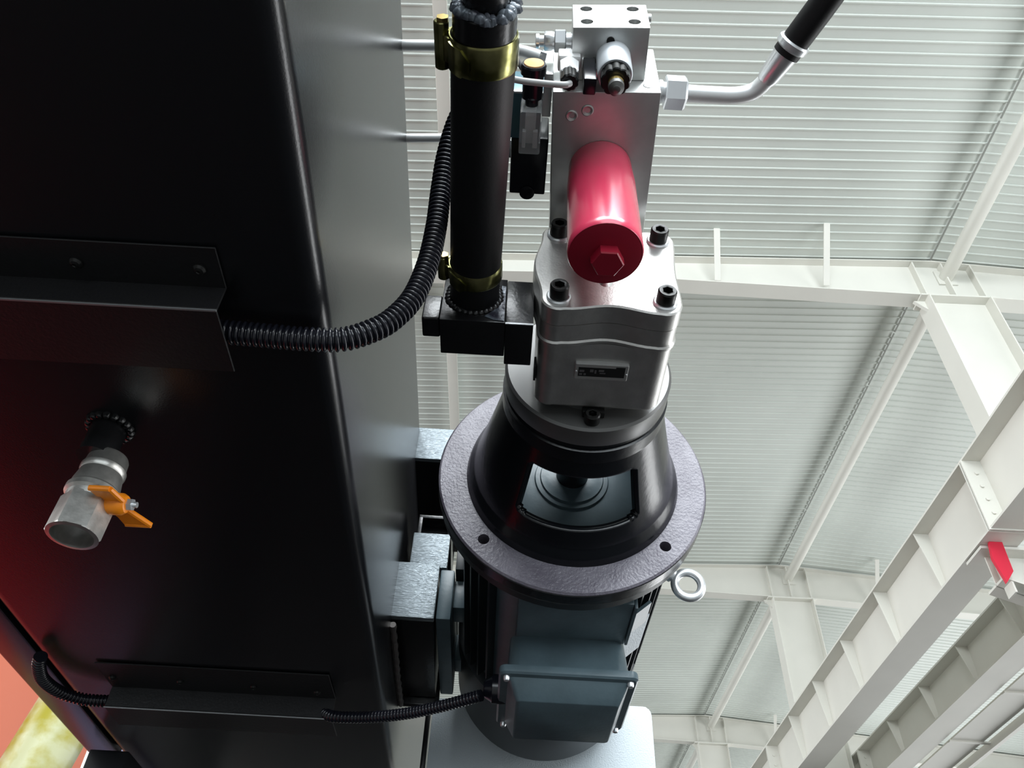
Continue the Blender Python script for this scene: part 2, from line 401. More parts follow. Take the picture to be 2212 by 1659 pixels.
# black machine column under the tank at the far end
T = Thing('support_column', 'black column below the far end of the oil tank at the bottom left', 'column', (-.45, 1.4, -.75))
bm = BM(); bx(bm, (-.560, 1.190, -.75), (-.505, 1.6, .390), .003); T.part('post', bm, M_tank)
bm = BM(); bx(bm, (-.66, 1.15, -.75), (-.2, 1.65, -.73), .004); T.part('foot_plate', bm, M_tank)

# ------------------------------------------------------------------ cable trays
def tray(label, x0, x1, yf0, yw, yb, zb, zt, screws):
    T = Thing('cable_tray', label, 'tray', (x1, yw, zb), rot=0.0)
    bm = BM(); bx(bm, (x0, yf0, zt-.0015), (x1, yw, zt), .0004, 1); T.part('fixing_flange', bm, M_tray)
    bm = BM(); bx(bm, (x0, yw-.0015, zb), (x1, yw, zt), .0004, 1); T.part('front_wall', bm, M_tray)
    bm = BM(); bx(bm, (x0, yw-.0015, zb-.0015), (x1, yb, zb), .0004, 1); T.part('bottom_wall', bm, M_tray)
    bm = BM(); bx(bm, (x0, yw-.0020, zb-.0022), (x1, yw-.0008, zb-.0010)); T.part('bright_edge', bm, M_edge, label='bright fold line, a highlight put in as a strip')  # thin bright strip stands for the highlight along the fold
    for sx, sy in screws:
        bm = BM(); rev(bm, (sx, sy, zt-.0015), (0, 0, -1), [(0, .0042), (.0012, .0042), (.0028, .0030), (.0034, .0014), (.0028, .0010)], 16)
        T.part('screw', bm, M_blk)
    return T
tray('black folded cable tray under the tank beside the thick corrugated hose', -.54, -.186, .308, .341, .394, .375, .3968,
     [(-.277, .325), (-.1995, .325), (-.36, .325)])
tray('black folded cable tray at the bottom left feeding the motor cable', -.465, -.193, .918, .985, 1.038, .372, .3968,
     [(-.455, .955), (-.375, .957), (-.288, .960), (-.213, .966)])

# ------------------------------------------------------------------ ball valve
T = Thing('ball_valve', 'nickel ball valve with an orange butterfly handle under the tank', 'valve', (-.3015, .4946, .30))
c = V((-.3015, .4946, .372))
bm = BM(); rev(bm, c, (0, 0, -1), [(0, .0135), (.002, .0145), (.010, .0152), (.012, .0165), (.015, .0165), (.017, .0155),
    (.026, .0172), (.030, .0175), (.032, .0190), (.036, .0190), (.038, .0170), (.042, .0165)], 32); T.part('body', bm, M_nick)
bm = BM(); rev(bm, c, (0, 0, -1), [(.040, .0175, hexf), (.041, .0188, hexf), (.0685, .0188, hexf), (.0695, .0180)], 36, cap1=False, up=(1, .35, 0))
rev(bm, c, (0, 0, -1), [(.0695, .0180), (.0700, .0150), (.052, .0145), (.050, .0100)], 36, cap0=False, up=(1, .35, 0))
T.part('hex_outlet', bm, M_nick)
bm = BM(); rev(bm, c, (0, 0, -1), [(.046, .012), (.0505, .0100), (.054, .004), (.0545, .0005)], 24); T.part('ball', bm, M_zinc)
hc = V((-.3085, .4946, .3310))
bm = BM(); rev(bm, hc, (1, 0, 0), [(.010, .0085), (.0175, .0080), (.018, .0060), (.022, .0060)], 20); T.part('stem_housing', bm, M_nick)
H = BM(); rev(H, hc, (1, 0, 0), [(.0190, .0076), (.020, .0082), (.032, .0080), (.035, .0062), (.036, .0040)], 20)
def wing(bm, secs):
    rings = []
    for y, xa, xb, z in secs:
        h = V((0, 0, .0014)); a = hc+V((xa, y, z)); b = hc+V((xb, y, z)); rings.append([a-h, b-h, b+h, a+h])
    loft(bm, rings)
    (y0, xa, xb, z0), (y1, xc, xd, z1) = secs[0], secs[-1]
    for p, q in ((hc+V((xb, y0, z0)), hc+V((xd, y1, z1))), (hc+V((xc, y1, z1)), hc+V((xd, y1, z1)))):
        cyl(bm, p, q, .0021, n=8)
wing(H, [(-.006, .020, .034, -.001), (-.014, .0185, .0325, -.002), (-.0225, .0165, .0310, -.003)])
wing(H, [(.005, .021, .034, -.001), (.012, .026, .0385, -.002), (.021, .0290, .0475, -.003)])
ho = T.part('handle', H, M_or, label='orange butterfly handle')
bm = BM(); cyl(bm, hc+V((.0355, 0, 0)), hc+V((.0395, 0, 0)), .0045, n=24, rf=hexf); cyl(bm, hc+V((.0395, 0, 0)), hc+V((.0425, 0, 0)), .0022, n=12)
T.part('nut', bm, M_zinc, parent=ho, label='bright stem nut')

# ------------------------------------------------------------------ corrugated hoses
def convoluted(name, pts, r, pitch, label, mat_=M_plast):
    P = smooth_path(pts, pitch/6)
    pr = [1, 1, .95, .76, .76, .95]
    bm = BM(); tube(bm, P, r, n=22, raw=True, rfun=lambda i: r*pr[i % 6])
    return single(name, bm, mat_, label, 'hose', loc=P[0], smooth=50)
def ray(u, v, t): return (F+RC*((u-1106)/1750)-UC*((v-829.5)/1750))*t
hose1 = [(-.27, .369, .3865), (-.22, .369, .3865), (-.175, .3705, .3862), (-.140, .3725, .3866), (-.1144, .374, .3899), (-.0960, .3755, .4020), (-.0842, .3765, .4161),
         (-.0733, .3762, .4400), (-.0669, .3735, .4763), (-.0645, .3672, .5129), (-.0642, .3578, .5489), (-.0625, .3455, .5795), (-.0569, .332, .6079),
         (-.0477, .3205, .6308), (-.0398, .3050, .6545), (-.032, .25, .68), (-.03, .18, .70)]
convoluted('corrugated_hose', hose1, .0084, .0040, 'thick black corrugated hose curving from the tray up behind the big suction hose')
convoluted('corrugated_conduit', [tuple(p) for p in ((-.25, .995, .385), (-.215, .996, .3845))] + [tuple(ray(*q)) for q in ((722, 1548, .965), (800, 1549, .957), (880, 1541, .945), (960, 1524, .93), (1040, 1502, .915))],
           .0068, .0042, 'black corrugated motor cable conduit from the bottom tray to the terminal box')
convoluted('corrugated_conduit', [(-.514, .893, .3885), (-.520, .908, .3845), (-.5265, .940, .382), (-.520, .972, .3815), (-.5025, .990, .3815), (-.480, .997, .3825), (-.44, .998, .3845)],
           .0074, .0044, 'short black corrugated conduit bending into the left end of the bottom tray')

# ================================================================== MOTOR
AX = V((.0734, 0, .560))
T = Thing('electric_motor', 'dark teal electric motor behind the bell housing with a box below', 'motor', (.0734, .77, .43))
bm = BM(); rev(bm, (AX.x, .7495, AX.z), (0, 1, 0), [(0, .147), (.002, .149), (.013, .149), (.016, .146), (.018, .126), (.030, .121)], 72)
T.part('mounting_flange', bm, M_motord)
bm = BM(); rev(bm, (AX.x, .7795, AX.z), (0, 1, 0), [(0, .119), (.30, .119), (.302, .117)], 72); T.part('barrel', bm, M_motor)
fin = None
for k in range(48):
    a = 2*PI*(k+.5)/48; d = V((math.cos(a), 0, math.sin(a)))
    if d.z < -.80 or (d.x < -.93): continue
    if fin is None:
        b2 = BM(); bx(b2, (.1185, 0, -.0012), (.1315, .28, .0012))
        fin = mesh_obj('fin', b2, M_motord); f_ = fin
    else:
        f_ = fin.copy(); COL.objects.link(f_)
    f_.parent = T.o; f_.location = V((AX.x, .79, AX.z))-T.loc; f_.rotation_euler = (0, -a, 0)
bm = BM(); rev(bm, (AX.x, 1.082, AX.z), (0, 1, 0), [(0, .119), (.002, .131), (.165, .133), (.176, .130), (.182, .118)], 72); T.part('fan_cowl', bm, M_motord)
# pad and terminal box
bm = BM(); bx(bm, (.020, .772, .4265), (.142, .985, .47), .002); T.part('box_pad', bm, M_motor)
bm = BM(); bx(bm, (.1425, .775, .424), (.146, .86, .47), .001); T.part('pad_rim', bm, M_motor)
rings = []
def rrect(x0, x1, y0, y1, z, r, n=5):
    pts = []
    for cx_, cy_, a0 in ((x1-r, y1-r, 0), (x0+r, y1-r, PI/2), (x0+r, y0+r, PI), (x1-r, y0+r, 1.5*PI)):
        for k in range(n+1):
            a = a0+PI/2*k/n; pts.append(V((cx_+r*math.cos(a), cy_+r*math.sin(a), z)))
    return pts
bm = BM(); loft(bm, [rrect(.018, .139, .862, .966, .4300, .012), rrect(.014, .1435, .857, .970, .4285, .014), rrect(.012, .146, .846, .972, .3860, .014), rrect(.010, .148, .841, .973, .3825, .012)])
box = T.part('terminal_box', bm, M_motor)
bm = BM(); loft(bm, [rrect(.0035, .1520, .833, .976, .3820, .008), rrect(.0030, .1525, .8325, .9765, .3800, .008), rrect(.0030, .1525, .8325, .9765, .3745, .008), rrect(.005, .1505, .8345, .9745, .3725, .007),
                    rrect(.0130, .1430, .8400, .969, .3715, .006), rrect(.0225, .1330, .8530, .960, .3520, .005), rrect(.0240, .1315, .8545, .9585, .3512, .004)])
T.part('box_lid', bm, M_motor, parent=box)
for x, y in ((.0115, .8415), (.144, .8415), (.0115, .968), (.144, .968)):
    bm = BM(); rev(bm, (x, y, .3735), (0, 0, -1), [(0, .0036), (.004, .0036), (.006, .0028), (.0065, .001)], 16); T.part('lid_screw', bm, M_zinc, parent=box)
bm = BM(); rev(bm, (.0125, .912, .3880), (-1, 0, 0), [(0, .0165), (.016, .0160), (.018, .0135), (.024, .0105), (.026, .0075)], 28); T.part('cable_gland', bm, M_plast, parent=box)
# feet on the tank side
bm = BM(); bx(bm, (-.0812, .957, .4935), (-.0620, 1.19, .5655), .003); T.part('foot', bm, M_motor)
bm = BM(); bx(bm, (-.0618, .957, .5665), (-.0500, 1.06, .600), .001); bx(bm, (-.0735, 1.06, .5665), (-.0618, 1.19, .600), .001); T.part('foot_plate', bm, M_motord)
for y in (.975, 1.13):
    bm = BM(); bx(bm, (-.0618, y, .52), (-.0450, y+.04, .56), .002); T.part('foot_web', bm, M_motor)
# lifting eye bolt
bm = BM(); torus(bm, (.2085, .80, .4700), (0, 1, 0.1), .0150, .0048)
rev(bm, V((.2085, .80, .4700))+V((-.0165, 0, .0110)), (-.83, 0, .56), [(-.004, .0040), (0, .0085), (.004, .0085), (.005, .005), (.030, .005)], 20)
T.part('eye_bolt', bm, M_zinc, label='bright lifting eye bolt')
# rating plate and its bracket
bm = BM(); P0 = V((.148, .868, .4465)); ux = V((.766, 0, .643)).normalized()
q = [P0, P0+ux*.036, P0+ux*.036+V((0, .085, 0)), P0+V((0, .085, 0))]; nn = V((.643, 0, -.766))*.0012
loft(bm, [q, [p+nn for p in q]]); rp = T.part('rating_plate', bm, M_plate, label='pale rating plate')
bm = BM(); q2 = [P0+ux*.004-nn+V((0, -.036, 0)), P0+ux*.03-nn+V((0, -.036, 0)), P0+ux*.03-nn+V((0, .01, 0)), P0+ux*.004-nn+V((0, .01, 0))]
loft(bm, [q2, [p+nn*3 for p in q2]]); T.part('plate_boss', bm, M_motor)
# bolt nuts under the flange rim
for a in (-50, -130, 40, 140):
    r = .128; bm = BM(); cc = V((AX.x+r*math.cos(math.radians(a)), .7655, AX.z+r*math.sin(math.radians(a))))
    cyl(bm, cc, cc+V((0, .011, 0)), .0085, n=24, rf=hexf); cyl(bm, cc+V((0, .011, 0)), cc+V((0, .02, 0)), .005, n=12); T.part('nut', bm, M_zinc)

# pale plate behind the motor
T = Thing('end_plate', 'pale blue-grey plate with a rounded corner behind the motor', 'plate', (.08, 1.3, .385))
bm = BM(); r = .014; pts = [(-.098, .385), (.2535, .385), (.2535, .538-r)]+[(.2535-r+r*math.cos(a), .538-r+r*math.sin(a)) for a in (PI/8*k for k in range(1, 5))]+[(-.098, .533)]
prism(bm, pts, 'y', 1.30, 1.33, .0015); T.part('sheet', bm, M_plate)
bm = BM(); bx(bm, (-.108, 1.296, .385), (-.101, 1.33, .545), .001); T.part('edge_strip', bm, M_black)
bm = BM(); bx(bm, (-.02, 1.331, -.75), (.16, 1.40, .45), .002); T.part('stand', bm, M_mblack)

# ================================================================== BELL HOUSING
T = Thing('bell_housing', 'black cast bell housing with a wide speckled ring flange', 'housing', (.0734, .73, .411))
cx = AX.x
def ringhole_disc(bm, y0, y1, r_in, r_out, holes, rh):
    n = 96
    rev(bm, (cx, y0, AX.z), (0, 1, 0), [(0, r_in), (0, r_out-.002), (.002, r_out), (y1-y0-.002, r_out), (y1-y0, r_out-.002), (y1-y0, r_in), (0, r_in)], n, cap0=False, cap1=False)
bm = BM(); ringhole_disc(bm, .7286, .7490, .095, .150, None, .006)
disc = T.part('ring_flange', bm, M_flange, label='rough purple-grey ring flange')
for a in (-42, -136):
    r = .131; bmc = BM(); cc = V((cx+r*math.cos(math.radians(a)), .720, AX.z+r*math.sin(math.radians(a))))
    cyl(bmc, cc, cc+V((0, .0395, 0)), .0062, n=20)
    cut = mesh_obj('hole_cutter', bmc, M_void, T.loc); cut.parent = T.o
    md = disc.modifiers.new('hole', 'BOOLEAN'); md.object = cut; md.operation = 'DIFFERENCE'; md.solver = 'EXACT'
    bpy.context.view_layer.update()
    me = bpy.data.meshes.new_from_object(disc.evaluated_get(bpy.context.evaluated_depsgraph_get()))
    disc.modifiers.clear(); me.set_sharp_from_angle(angle=math.radians(18)); disc.data = me; bpy.data.objects.remove(cut)
bm = BM(); rev(bm, (cx, .7310, AX.z), (0, 1, 0), [(0, .1496), (.001, .1507), (.016, .1507), (.0175, .1496), (0, .1496)], 96, cap0=False, cap1=False); T.part('flange_rim', bm, M_cast)
# cone
def cone_r(t): return .080+(.113-.080)*min(1, max(0, (t-.035)/.125))**1.15 + (.006*((t-.15)/.02) if t > .15 else 0)
bm = BM(); N = 240; rows = 110; y_a, y_b = .560, .7300
gr = []
for j in range(rows+1):
    t = (y_b-y_a)*j/rows
    gr.append([bm.verts.new((cx+cone_r(t)*math.cos(2*PI*i/N), y_a+t, AX.z+cone_r(t)*math.sin(2*PI*i/N))) for i in range(N)])
def inwin(i, j):
    a = (360*(i+.5)/N) % 360; t = (y_b-y_a)*(j+.5)/rows
    for ac, hw in ((270, 38), (90, 42)):
        da = abs((a-ac+180) % 360-180)
        if da < hw and .062 < t < .126:
            ex = (hw-da)*.0017; ey = min(t-.062, .126-t)
            if ex < .009 and ey < .009 and (.009-ex)**2+(.009-ey)**2 > .009**2: return False
            return True
    return False
for j in range(rows):
    for i in range(N):
        if not inwin(i, j):
            bm.faces.new((gr[j][i], gr[j][(i+1) % N], gr[j+1][(i+1) % N], gr[j+1][i]))
for v_ in [v_ for v_ in bm.verts if not v_.link_faces]: bm.verts.remove(v_)
cone = T.part('cone', bm, M_cast, smooth=60)
md = cone.modifiers.new('wall', 'SOLIDIFY'); md.thickness = .009; md.offset = -1
bm = BM(); rev(bm, (cx, .5565, AX.z), (0, 1, 0), [(0, .040), (0, .0785), (.002, .081), (.022, .081), (.026, .0795), (.030, .0795), (.033, .0815), (.040, .0815), (.042, .078), (.042, .040), (0, .040)], 80, cap0=False, cap1=False)
T.part('neck_ring', bm, M_castface, label='grey machined neck ring')
bm = BM(); rev(bm, (cx, .5605, AX.z), (0, 1, 0), [(0, .0795), (.001, .0805), (.020, .0808), (.0215, .0780), (.0245, .0780), (.026, .0822), (.043, .0822), (.045, .080)], 80, cap0=False, cap1=False); T.part('neck_band', bm, M_cast)
# shaft coupling, a thing inside the housing
T = Thing('shaft_coupling', 'dark shaft coupling inside the bell housing window', 'coupling', (cx, .60, .54))
bm = BM(); rev(bm, (cx, .594, AX.z), (0, 1, 0), [(0, .014), (.006, .018), (.050, .018), (.051, .0165), (.055, .0165), (.056, .018), (.110, .018), (.150, .018)], 40); T.part('hub', bm, M_cast)
bm = BM(); rev(bm, (cx, .744, AX.z), (0, -1, 0), [(0, .094), (.004, .094), (.006, .046), (.0065, .042), (.009, .041), (.0095, .036), (.012, .035), (.0125, .030), (.014, .024)], 64); T.part('bearing_cover', bm, M_motor)

# ================================================================== GEAR PUMP
T = Thing('hydraulic_pump', 'cast aluminium hydraulic pump with four black socket screws', 'pump', (.0745, .48, .495))
def section(y, inset=0.0, lobe=1.0):
    bx_ = [(.034, .509), (.121, .509), (.122, .5925), (.034, .5935)]
    rb = .0145-inset; pts = []
    def arc(c, a0, a1, n=8, r=rb):
        return [V((c[0]+r*math.cos(math.radians(a0+(a1-a0)*k/n)), y, c[1]+r*math.sin(math.radians(a0+(a1-a0)*k/n)))) for k in range(n+1)]
    def wave(p, q, nrm, amp, n=12):
        out = []
        for k in range(1, n):
            t = k/n; b = p.lerp(q, t); out.append(b+nrm*(amp*(1-math.cos(2*PI*t))/2*lobe))
        return out
    A = arc(bx_[0], 175, 290); B = arc(bx_[1], 255, 365); C = arc(bx_[2], -5, 105); D = arc(bx_[3], 75, 185)
    segs = A+wave(A[-1], B[0], V((0, 0, 1)), .0065)+B+wave(B[-1], C[0], V((1, 0, 0)), -.002)+C+wave(C[-1], D[0], V((0, 0, -1)), .005)+D+wave(D[-1], A[0], V((-1, 0, 0)), .0065)
    return segs
bm = BM(); loft(bm, [section(.4273, .0015), section(.4285, 0), section(.4455, 0), section(.4465, .001)]); T.part('front_cover', bm, M_alu, smooth=28)
bm = BM(); loft(bm, [section(.4467, .0005), section(.4640, .0005), section(.4655, -.001), section(.4680, -.001), section(.4690, .0008)]); T.part('middle_section', bm, M_alu, smooth=28)
bm = BM(); loft(bm, [section(.4692, .0010, .7), section(.4800, .0008, .3), section(.5420, .0008, .0), section(.5455, .003, 0), section(.5470, .006, 0)]); pb = T.part('body', bm, M_alu, smooth=28)
def shcs(T, c, ax, r, h, mat_=M_blk, name='socket_screw', parent=None, washer=True):
    bm = BM(); rev(bm, c, ax, [(0, r), (h-.0012, r), (h, r-.0010), (h, r*.60), (h-.0002, r*.56, hexf), (h-.006, r*.56, hexf)], 36, cap1=True)
    o = T.part(name, bm, mat_, parent=parent)
    if washer:
        bm = BM(); rev(bm, V(c)-V(ax).normalized()*.0022, ax, [(0, r*1.28), (.0014, r*1.28), (.0022, r*1.15)], 28); T.part('spring_washer', bm, M_zinc, parent=o)
    return o
for x, z in ((.034, .5935), (.122, .5925), (.034, .509), (.121, .509)):
    shcs(T, (x, .4250, z), (0, -1, 0), .0079, .0115)
bm = BM(); rev(bm, (.0735, .4275, .531), (0, -1, 0), [(0, .006), (.0012, .004), (.002, .002)], 16); T.part('pin', bm, M_alu)
# adapter and clamping bolt
bm = BM(); rev(bm, (cx, .546, .553), (0, 1, 0), [(0, .046), (.005, .050), (.0105, .050)], 48); T.part('pilot_flange', bm, M_castface)
shcs(T, (.0745, .5555, .4905), (0, -1, 0), .0072, .010, washer=False, name='clamp_screw')
bm = BM(); bx(bm, (.0655, .548, .4935), (.086, .5555, .501), .001); T.part('clamp_lug', bm, M_void)
bm = BM(); bx(bm, (.0185, .503, .5035), (.0205, .521, .516), .0005); T.part('side_pad', bm, M_lblack)
# name plate
z = .4953
bm = BM(); bx(bm, (.0535, .4865, z-.0020), (.0995, .5055, z+.004), .0006, 1); pl = T.part('name_plate', bm, M_label, label='small name plate with a black field')
bm = BM(); prism(bm, [(.0565, .4905), (.0885, .4905), (.0885, .4887), (.0965, .4887), (.0965, .5010), (.0565, .5010)], 'z', z-.0024, z-.0019); T.part('print_field', bm, M_lblack, parent=pl)
bm = BM()
for (u, v, w, h) in ((.0575, .4935, .004, .0022), (.0575, .4975, .0025, .002), (.0612, .4975, .002, .002), (.0665, .4925, .003, .0030), (.0705, .4930, .0016, .004), (.0740, .4925, .0045, .002), (.0750, .4958, .0050, .0012)):
    bx(bm, (u, v, z-.0026), (u+w, v+h, z-.0022))
T.part('faded_print', bm, M_lgrey, parent=pl)
for x, y in ((.0548, .4955), (.0982, .4970)):
    bm = BM(); rev(bm, (x, y, z-.0018), (0, 0, -1), [(0, .0011), (.0008, .0008), (.0011, .0002)], 10); T.part('rivet', bm, M_zinc, parent=pl)

# ================================================================== SUCTION BLOCK AND HOSE
T = Thing('suction_block', 'black square suction block clamped on the left of the pump', 'block', (-.035, .47, .50))
bm = BM(); bx(bm, (-.0630, .4500, .4995), (-.0085, .4890, .556), .001); T.part('block_body', bm, M_black)
bm = BM(); bx(bm, (-.0785, .4520, .5025), (-.0632, .4740, .5330), .0025, 3); T.part('side_plug', bm, M_black)
bm = BM(); bx(bm, (-.0083, .4500, .4985), (.0150, .4975, .5545), .001); T.part('port_flange', bm, M_black)
bm = BM(); bx(bm, (-.0083, .4493, .4978), (.0150, .4503, .4996)); T.part('bright_edge', bm, M_edge, label='bright lower edge')  # bright strip along the lower front edge
bm = BM()
for k in range(30):
    a = 2*PI*k/30; cc = V((-.036+.0212*math.cos(a)*(1+.06*random.random()), .4497, .531+.0212*math.sin(a)))
    rev(bm, cc+V((0, .002, 0)), (0, -1, 0), [(0, .0042), (.003, .0036), (.0045, .002), (.005, .0002)], 8)
T.part('weld_ring', bm, M_black)
bm = BM(); prism(bm, [(-.018, .5015), (-.0095, .5008), (-.0095, .545), (-.013, .546), (-.0145, .525), (-.020, .512), (-.026, .5055)], 'y', .4490, .4502); T.part('blue_grey_patch', bm, M_weld)  # irregular blue-grey patch on the front face of the block
HA, HB = V((-.036, .447, .5315)), V((-.0290, .2130, .5015))
HA0 = V((-.036, .452, .532))
hd = (HB-HA).normalized()
T = Thing('suction_hose', 'thick black rubber suction hose running beside the red filter', 'hose', HA)
bm = BM(); rev(bm, HA, HB-HA, [(0, .0200), (.001, .0208), ((HB-HA).length-.001, .0208), ((HB-HA).length, .0200)], 56); T.part('hose_wall', bm, M_rubber)
# pipe end with weld
T = Thing('suction_pipe', 'black welded steel pipe end at the top of the suction hose', 'pipe', HB)
bm = BM(); rev(bm, HB+hd*.0002, hd, [(-.0, .0190), (.0, .0200), (.016, .0200), (.018, .0185)], 48); T.part('pipe_collar', bm, M_black)
pc = HB+hd*.018
bm = BM(); tube(bm, [pc+hd*-.002, pc+hd*.02, pc+hd*.05+V((0, 0, .006)), pc+hd*.075+V((-.01, 0, .03)), pc+hd*.08+V((-.05, 0, .08)), (-.085, .12, .66), (-.106, .12, .69)], .0145, n=28, step=.006); T.part('pipe_bend', bm, M_black)
bm = BM(); ax_, u_, v_2 = frame(hd)
for k in range(64):
    a = 2*PI*k/32+random.uniform(-.1, .1); rr = .0165 if k < 32 else .0185; s = random.uniform(.0025, .0048)
    cc = pc+(u_*math.cos(a)+v_2*math.sin(a))*rr+hd*random.uniform(-.001, .002)
    rev(bm, cc-hd*.001, hd, [(0, s), (.002, s*.85), (.0035, s*.5), (.004, .0002)], 8)
T.part('weld_lumps', bm, M_weld, label='lumpy grey weld')
# clamps
def clamp(label, t, w, twist, tilt):
    c = HA+(HB-HA)*t; ax, u, v = frame(hd); 
    T = Thing('hose_clamp', label, 'clamp', c, group='gold hose clamps on the suction hose')
    axt = (ax+u*tilt+v*tilt*.4).normalized()
    bm = BM(); rev(bm, c-axt*w/2, axt, [(0, .0209), (0, .0216), (w*.08, .0222), (w*.92, .0222), (w, .0216), (w, .0209), (0, .0209)], 56, cap0=False, cap1=False); T.part('band', bm, M_gold)
    d = (u*math.cos(twist)+v*math.sin(twist)).normalized(); tan = axt.cross(d).normalized()
    cc = c+d*.0255
    # screw barrel lies along the axis of the band's bolt lugs
    bm = BM(); cyl(bm, cc-axt*w*.72+d*.001, cc+axt*w*.72+d*.001, .0048, n=18, ch=.0006); b_ = T.part('screw_barrel', bm, M_gold)
    bm = BM(); cyl(bm, cc+axt*w*.72, cc+axt*w*.84, .0040, n=18, rf=hexf); T.part('screw_head', bm, M_brass, parent=b_)
    bm = BM()
    for s in (-1, 1):
        q0 = c+d*.0205+tan*s*.008; q1 = cc+tan*s*.003
        h = axt*w*.38
        loft(bm, [[q0-h-d*.001, q0+h-d*.001, q0+h+d*.0012, q0-h+d*.0012], [q1-h-tan*s*.001, q1+h-tan*s*.001, q1+h+tan*s*.001, q1-h+tan*s*.001]])
    T.part('lug', bm, M_gold)
    # overlapping tongue
    bm = BM(); ring0, ring1 = [], []
    a0 = twist+.5; rows_ = []
    for k in range(10):
        a = a0+.09*k; dd = (u*math.cos(a)+v*math.sin(a)); ww = w*(.42 if k < 7 else .42*(1-(k-6)*.22))
        rows_.append([c+dd*.0222-axt*ww, c+dd*.0222+axt*ww, c+dd*.0236+axt*ww, c+dd*.0236-axt*ww])
    loft(bm, rows_); T.part('tongue', bm, M_gold)
    return T

# direction of the housing: towards -X in the picture
def twist_for(vec):
    ax, u, v = frame(hd); return math.atan2(V(vec).dot(v), V(vec).dot(u))
clamp('gold clamp at the upper end of the suction hose', .955, .021, twist_for((-1, -.1, .05)), .10)
clamp('gold clamp at the lower end of the suction hose, by the black block', .125, .015, twist_for((-.95, -.3, -.05)), .16)

# ================================================================== MANIFOLD (yawed)
MP = V((.02, .307, .62)); MY = math.radians(-2.8)
T = Thing('manifold_block', 'tall ground steel manifold block above the pump carrying the red filter', 'manifold', MP, rot=MY)
bm = BM(); bx(bm, (.020, .307, .620), (.1065, .520, .700), .0012); mb = T.part('block_body', bm, M_block)
for x, y in ((.0358, .3275), (.0485, .3228)):
    bm = BM(); rev(bm, (x, y, .6205), (0, 0, -1), [(0, .0052), (.0012, .0050), (.0016, .0042), (.0010, .0024), (-.002, .0022)], 24); T.part('plug', bm, M_block)
bm = BM(); rev(bm, (.097, .3075, .632), (0, -1, 0), [(0, .0045), (.001, .0042), (.0015, .002)], 20); T.part('plug', bm, M_block)
bm = BM(); rev(bm, (.06, .50, .622), (0, 0, -1), [(0, .012), (.014, .012)], 24); T.part('pressure_port', bm, M_zinc)

T = Thing('valve_block', 'small bright steel block with four bolt holes above the manifold', 'block', MP, rot=MY)
b = BM(); bx(b, (.0345, .264, .640), (.0945, .3068, .685), .0008)
vb = T.part('block_body', b, M_block)
for x in (.0455, .083):
    for z_ in (.651, .676):
        bmc = BM(); cyl(bmc, (x, .258, z_), (x, .276, z_), .0050, n=24)
        cut = mesh_obj('hole_cutter', bmc, M_void, T.loc); cut.parent = T.o
        md = vb.modifiers.new('hole', 'BOOLEAN'); md.object = cut; md.operation = 'DIFFERENCE'; md.solver = 'EXACT'
        bpy.context.view_layer.update()
        me = bpy.data.meshes.new_from_object(vb.evaluated_get(bpy.context.evaluated_depsgraph_get()))
        vb.modifiers.clear(); me.set_sharp_from_angle(angle=math.radians(18)); vb.data = me; bpy.data.objects.remove(cut)
        bm = BM(); rev(bm, (x, .2745, z_), (0, -1, 0), [(0, .0042), (.004, .0042), (.0042, .0022), (.001, .0021, hexf)], 24); T.part('socket_screw', bm, M_blk)
bm = BM(); cyl(bm, (.0645, .2745, .6402), (.0645, .2745, .6385), .0032, n=16); T.part('port_hole', bm, M_void)
bm = BM(); rev(bm, (.0950, .270, .672), (1, 0, 0), [(0, .0038), (.003, .0036), (.004, .002)], 16); T.part('plug', bm, M_block)

T = Thing('relief_valve', 'silver relief valve cylinder with a black serrated nut and brass tip', 'valve', MP, rot=MY)
rc = V((.0675, .2880, .640))
bm = BM(); rev(bm, rc, (0, 0, -1), [(-.002, .0138), (.030, .0138), (.0315, .0130), (.0315, .0115), (.0305, .0115)], 48); T.part('sleeve', bm, M_matte)
ser = lambda a: 1+.10*abs(math.sin(a*5))
bm = BM(); rev(bm, rc, (0, 0, -1), [(.0300, .0106, ser), (.0415, .0106, ser), (.0425, .0098, ser)], 60); T.part('serrated_nut', bm, M_blk)
bm = BM(); rev(bm, rc, (0, 0, -1), [(.0423, .0060), (.0445, .0060), (.045, .0055), (.046, .0062), (.0475, .0062), (.0480, .0050)], 28); T.part('brass_collar', bm, M_brass, label='brass collar')
bm = BM(); rev(bm, rc, (0, 0, -1), [(.0478, .0062), (.052, .0060), (.054, .0030), (.0545, .0030), (.0550, .0014)], 24); T.part('tip', bm, M_castface)

# red filter
T = Thing('oil_filter', 'glossy red oil filter cylinder hanging under the manifold', 'filter', (.0655, .3745, .50))
fc = V((.0655, .3745, .6195))
bm = BM(); rev(bm, fc, (0, 0, -1), [(0, .0268), (.010, .0272), (.030, .0285), (.112, .0292), (.1185, .0292), (.120, .0283)], 72, cap1=False); T.part('canister', bm, M_red)
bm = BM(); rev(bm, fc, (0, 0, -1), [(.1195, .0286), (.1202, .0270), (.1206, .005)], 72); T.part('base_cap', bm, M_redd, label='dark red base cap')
bm = BM(); rev(bm, fc+V((.0015, .0025, 0)), (0, 0, -1), [(.119, .0128, hexf), (.1285, .0128, hexf), (.1295, .0118, hexf)], 36, up=(1, 0, 0)); T.part('hex_plug', bm, M_redd, label='dark red hexagon')

